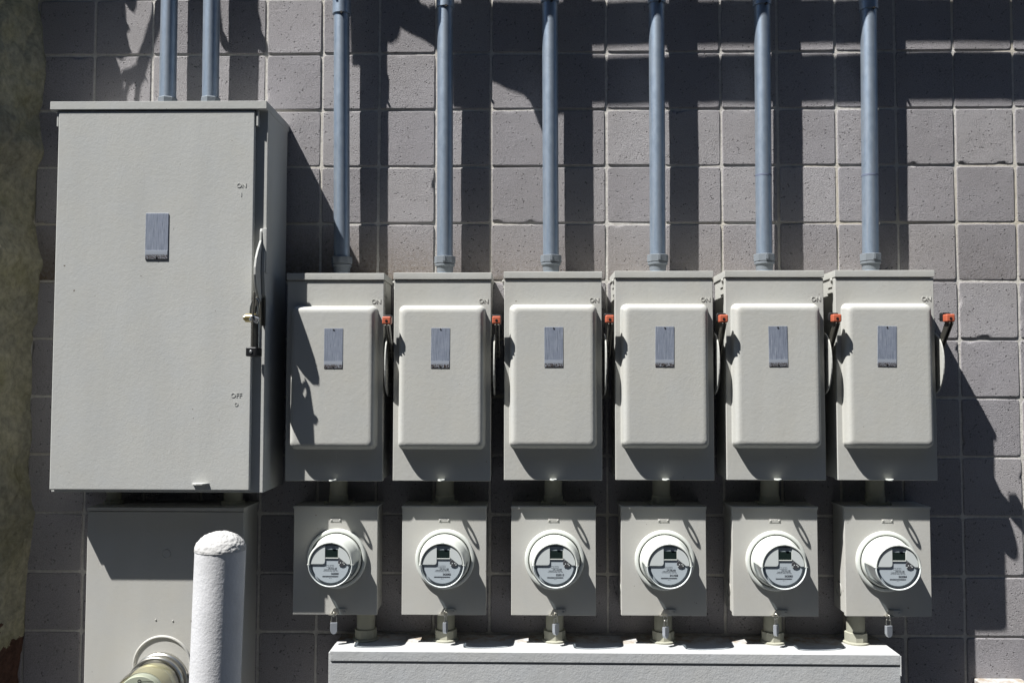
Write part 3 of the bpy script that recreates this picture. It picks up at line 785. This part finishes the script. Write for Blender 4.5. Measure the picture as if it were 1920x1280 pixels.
def old_meter():
    x, z = at(301, 1277, .167)
    t = empty('electric_meter', (x, -.166, z), 'old round glass meter with yellowed cover at the foot of the lower left cabinet', 'electric meter')
    bm = bmesh.new(); lathe(bm, [(.0945, 0), (.0945, .012), (.0905, .016), (.0865, .0165), (.0860, .030), (.0905, .032), (.0925, .036), (.0925, .044), (.0895, .048), (.0850, .049)], 'y', n=90, cap=False); done('collar', bm, M['steel'], t, smooth=30)
    bm = bmesh.new(); lathe(bm, [(.0855, .001), (0, .001)], 'y', n=60, cap=False); done('base', bm, M['black'], t)
    bm = bmesh.new(); lathe(bm, [(.0848, .03), (.0840, .09), (.0820, .145), (.0790, .165), (.0730, .1745), (.0650, .176), (0, .1765)], 'y', n=90, cap=False); done('glass_cover', bm, M['glass'], t, smooth=40)
    bm = bmesh.new(); lathe(bm, [(.079, .005), (.079, .03), (.0755, .034), (.0755, .062), (.0785, .066), (.0780, .075), (.0745, .080), (.0745, .135), (.072, .135), (.072, .125)], 'y', n=90, cap=False); done('inner_body', bm, M['oldcase'], t, smooth=30)
    bm = bmesh.new(); lathe(bm, [(.071, .130), (.0700, .157), (.0675, .159), (0, .159)], 'y', n=90, cap=False); fc = done('face_label', bm, M['face'], t, smooth=30)
    bm = bmesh.new(); lathe(bm, [(.0062, .159), (.0062, .1598), (0, .1598)], 'y', (-.0005, 0, .0535), 20); em = done('emblem', bm, M['ink'], fc)
    text('GE', .0062, -.0005, .0535, .1600, .0001, M['face'], 'emblem_letters', em, bold=.0001)
    text('KILOWATTHOURS', .0050, .022, .0530, .1593, .0001, M['ink'], 'small_print', fc)
    text('TYPE I-70-S   CL200  240V  3W', .0052, 0, .0430, .1593, .0001, M['ink'], 'small_print', fc)
    bm = bmesh.new(); box(bm, -.045, .04, .1588, .1596, .018, .037, 0); done('dial_strip', bm, M['bezel'], fc)
M['oldcase'] = mat('yellowed_case', (.50, .49, .40), .3, .5)
old_meter()
# pipes hidden in the gap between the two left cabinets
for px, lab, r in ((214, 'dark short pipe under the left part of the big cabinet', .024), (437, 'dark short pipe under the right part of the big cabinet', .031)):
    x, z = at(px, 935, .08)
    t = empty('conduit_nipple', (x, -.08, G - 1.5815), lab, 'pipe')
    bm = bmesh.new(); tube(bm, [(0, 0, .0), (0, 0, .06)], r, 32); done('pipe', bm, M['paint_pipe'], t, smooth=60)
    bm = bmesh.new(); lathe(bm, [(r + .008, 0), (r + .008, .010), (r, .013)], 'z', n=12); done('locknut', bm, M['paint_pipe'], t, smooth=20)

# ---------------------------------------------------------------- bollard
def bollard():
    R = .0665; d = .68
    xt, zt = at(413.5, 1030, d)
    t = empty('bollard', (xt - .028 * 1.0, -d, 0), 'thick painted steel bollard with rough domed top, in front of the lower left cabinet', 'bollard')
    bm = bmesh.new(); rings = []; n = 64; nz = 60
    for k in range(nz + 1):
        z = zt * k / nz; rings.append([bm.verts.new((.028 * k / nz + R * math.cos(2 * math.pi * a / n), R * math.sin(2 * math.pi * a / n), z)) for a in range(n)])
    for p, q in zip(rings, rings[1:]):
        for a in range(n): bm.faces.new((p[a], p[(a + 1) % n], q[(a + 1) % n], q[a]))
    done('post', bm, M['bollard'], t, smooth=60)
    bm = bmesh.new(); rings = []; n = 120
    for k in range(37):
        a = k / 36 * math.pi / 2; r = (R + .0012) * math.cos(a) ** 1.0; h = .0500 * math.sin(a)
        ring = []
        for q in range(n):
            th = 2 * math.pi * q / n; v = Vector((r * math.cos(th), r * math.sin(th), h))
            s = noise.noise(v * 70) * .0016 + noise.noise(v * 190) * .0022 + noise.noise(v * 18) * .0015
            v += v.normalized() * s * (1 if k > 1 else .3)
            ring.append(bm.verts.new(v))
        rings.append(ring)
    for p, q in zip(rings, rings[1:]):
        for a in range(n): bm.faces.new((p[a], p[(a + 1) % n], q[(a + 1) % n], q[a]))
    bm.faces.new(rings[0])
    done('cap', bm, M['cap'], t, (.028, 0, zt - .0005), smooth=60)
bollard()

# ---------------------------------------- small box low on the right
def corner_box():
    x0, z0 = at(1825, 1270, 0.0)
    t = empty('junction_box', (x0 + .07, 0, z0 - .15), 'pale box top just showing low on the wall at the right edge', 'box')
    bm = bmesh.new(); box(bm, -.07, .09, .0, .07, 0, .15, .004, 3)
    done('body', bm, M['trough'], t, smooth=35)
    bm = bmesh.new(); box(bm, -.066, .086, .07, .075, .004, .146, .002); done('cover_plate', bm, M['trough'], t)
corner_box()

# -------------------------------- things above the frame that cast the shade
c = .22
def up(px, py, c):
    x, z = at(px, py, 0); return x - S.x * c, z - S.z * c
def rails():
    t = empty('overhead_rail', (3.0, 0, G + .7), 'pair of long horizontal rails on brackets above the conduits', 'rail')
    def L(px, py, c=c):
        x, z = up(px, py, c); return x - 3.0, z - (G + .7)
    for ya, yb, xa in ((6, 93, 815), (106, 199, 1010)):
        bm = bmesh.new()
        x0, zt_ = L(xa, ya); _, zb = L(xa, yb)
        # shadow height = own height + depth * slope
        e = .030; hgt = (zt_ - zb) - e * 3.1
        z1 = zt_ - 3.1 * (e / 2); z0 = z1 - hgt
        b = bmesh.new(); box(b, x0, 3.6, c - e / 2, c + e / 2, z0, z1, .002)
        b.transform(Matrix.Translation((x0, 0, z1)) @ Matrix.Rotation(math.radians(-.35), 4, 'Y') @ Matrix.Translation((-x0, 0, -z1)))
        merge(bm, b)
        done('rail', bm, M['rail'], t)
    bm = bmesh.new()
    for x in (1.1, 2.9): box(bm, x, x + .03, .0, c + .02, -.1, -.06, .002); box(bm, x, x + .03, .0, .01, -.2, .3, .001)
    done('bracket', bm, M['rail'], t)
rails()
def vine():
    t = empty('hanging_vine', (0, 0, G + 1), 'dark creeper hanging from above over the left conduits', 'plant')
    bm = bmesh.new()
    def poly(pts, c, th=.004):
        prism(bm, [(lambda p: (p[0], p[1] - G - 1))(up(x, y, c)) for x, y in pts], c - th / 2, c + th / 2)
    def twig(pts, c, r):
        tube(bm, [(lambda p: (p[0], -c, p[1] - G - 1))(up(x, y, c)) for x, y in pts], r, 8)
    c1 = .16
    twig([(306, -60), (300, 20), (283, 70), (268, 112), (262, 135)], c1, [0.0124, 0.0113, 0.0093, 0.0093, 0.0083])
    twig([(264, 128), (248, 135), (234, 138), (227, 152), (226, 215)], c1, [0.0066, 0.0053, 0.0053, 0.0046, 0.0040])
    twig([(264, 136), (250, 146), (240, 156), (235, 175), (233, 215)], c1, [0.0066, 0.0053, 0.0046, 0.0040, 0.0040])
    twig([(264, 134), (259, 155), (254, 215)], c1, [0.0092, 0.0053, 0.0046])
    twig([(268, 135), (276, 153)], c1, [0.0040, 0.0013])
    twig([(262, 122), (256, 114)], c1, [0.0040, 0.0013])
    twig([(404, -40), (408, 20), (414, 55), (422, 80), (432, 100)], c1, [0.0092, 0.0092, 0.0066, 0.0053, 0.0040])
    poly([(222, -60), (228, 0), (238, 8), (240, 15), (250, 22), (255, 10), (258, -60)], c1)
    poly([(180, -60), (232, -10), (236, 40), (243, 52), (236, 60), (241, 85), (247, 98), (234, 102), (226, 110), (215, 104), (224, 128), (226, 150), (222, 195), (190, 215), (180, 100)], c1)
    poly([(432, -60), (470, -60), (484, -10), (484, 20), (489, 45), (488, 55), (497, 72), (501, 88), (498, 101), (490, 96), (478, 88), (455, 100), (432, 96)], c1)
    poly([(413, 55), (425, 70), (432, 95), (424, 97), (418, 90), (414, 82)], c1)
    poly([(700, 120), (712, 128), (714, 148), (721, 160), (722, 175), (717, 172), (711, 150), (704, 150)], c1)
    # leaves at the left end of the rails
    c2 = .21
    poly([(690, -80), (770, -80), (785, 5), (800, 10), (812, 25), (822, 30), (822, 92), (796, 74), (770, 62), (750, 50), (748, 62), (744, 72), (733, 80), (724, 77), (712, 71), (700, 60)], c2)
    poly([(850, 9), (1022, 9), (1100, 80), (1100, 200), (1040, 215), (1030, 268), (1019, 252), (1008, 225), (1000, 205), (993, 186), (978, 172), (950, 163), (930, 153), (918, 148), (913, 136), (907, 146), (912, 165), (905, 157), (903, 198), (850, 198)], c2, .006)
    poly([(655, -60), (705, -60), (708, 60), (706, 110), (690, 120), (660, 120)], c2)
    done('foliage', bm, M['leaf'], t)
vine()

def sky_blocker():
    bm = bmesh.new(); box(bm, -18, 22, 7.5, 14, 0, 10.5, .02)  # unseen block added to shut out low sky and deepen the shadows
    b = done('wall', bm, M['blocker_tone'])
    t = empty('added_sky_blocker', (2, 0, 0), 'unseen dark bluish building added behind the viewer to block low sky light', 'building')
    b.parent = t; b.location = (-2, 0, 0)
    bm = bmesh.new(); box(bm, -20.3, 20.3, 7.2, 14.3, 10.5, 10.8, .02); done('blocker_top', bm, M['blocker_tone'], t)
M['blocker_tone'] = mat('dark_bluish_blocker', (.030, .036, .048), .9)  # dark bluish tone keeps the added block's bounce weak and cool
sky_blocker()
# ------------------------------------------------------------- light, camera
w = bpy.data.worlds.new('World'); sc.world = w; w.use_nodes = True
nt = w.node_tree; bg = nt.nodes['Background']
sky = nt.nodes.new('ShaderNodeTexSky'); sky.sky_type = 'NISHITA'; sky.sun_disc = False
el = math.atan2(3.1, math.hypot(1.6, 1.0)); az = math.atan2(-1.6, -1.0)
sky.sun_elevation = el; sky.sun_rotation = az; sky.air_density = 1.0; sky.dust_density = .1; sky.ozone_density = 3.0
nt.links.new(sky.outputs[0], bg.inputs[0]); bg.inputs[1].default_value = .05
sun = bpy.data.lights.new('sun', 'SUN'); sun.energy = 5.0; sun.angle = math.radians(.5); sun.color = (1, .985, .96)
so = bpy.data.objects.new('sun', sun); COL.objects.link(so); so.rotation_euler = S.to_track_quat('-Z', 'Y').to_euler(); so.location = (-3, -3, 7)
cam = bpy.data.cameras.new('camera'); co = bpy.data.objects.new('camera', cam); COL.objects.link(co)
cam.sensor_width = 36; cam.lens = F / 1920 * 36; cam.clip_end = 500; cam.clip_start = .05
co.matrix_world = Matrix.Translation(CAM) @ (ROT @ Matrix.Rotation(math.radians(90), 3, 'X')).to_4x4()
sc.camera = co
sc.view_settings.view_transform = 'Standard'; sc.view_settings.look = 'None'; sc.view_settings.exposure = 1.1; sc.view_settings.gamma = 1
sc.render.engine = 'CYCLES'
sc.cycles.max_bounces = 8; sc.cycles.transparent_max_bounces = 12
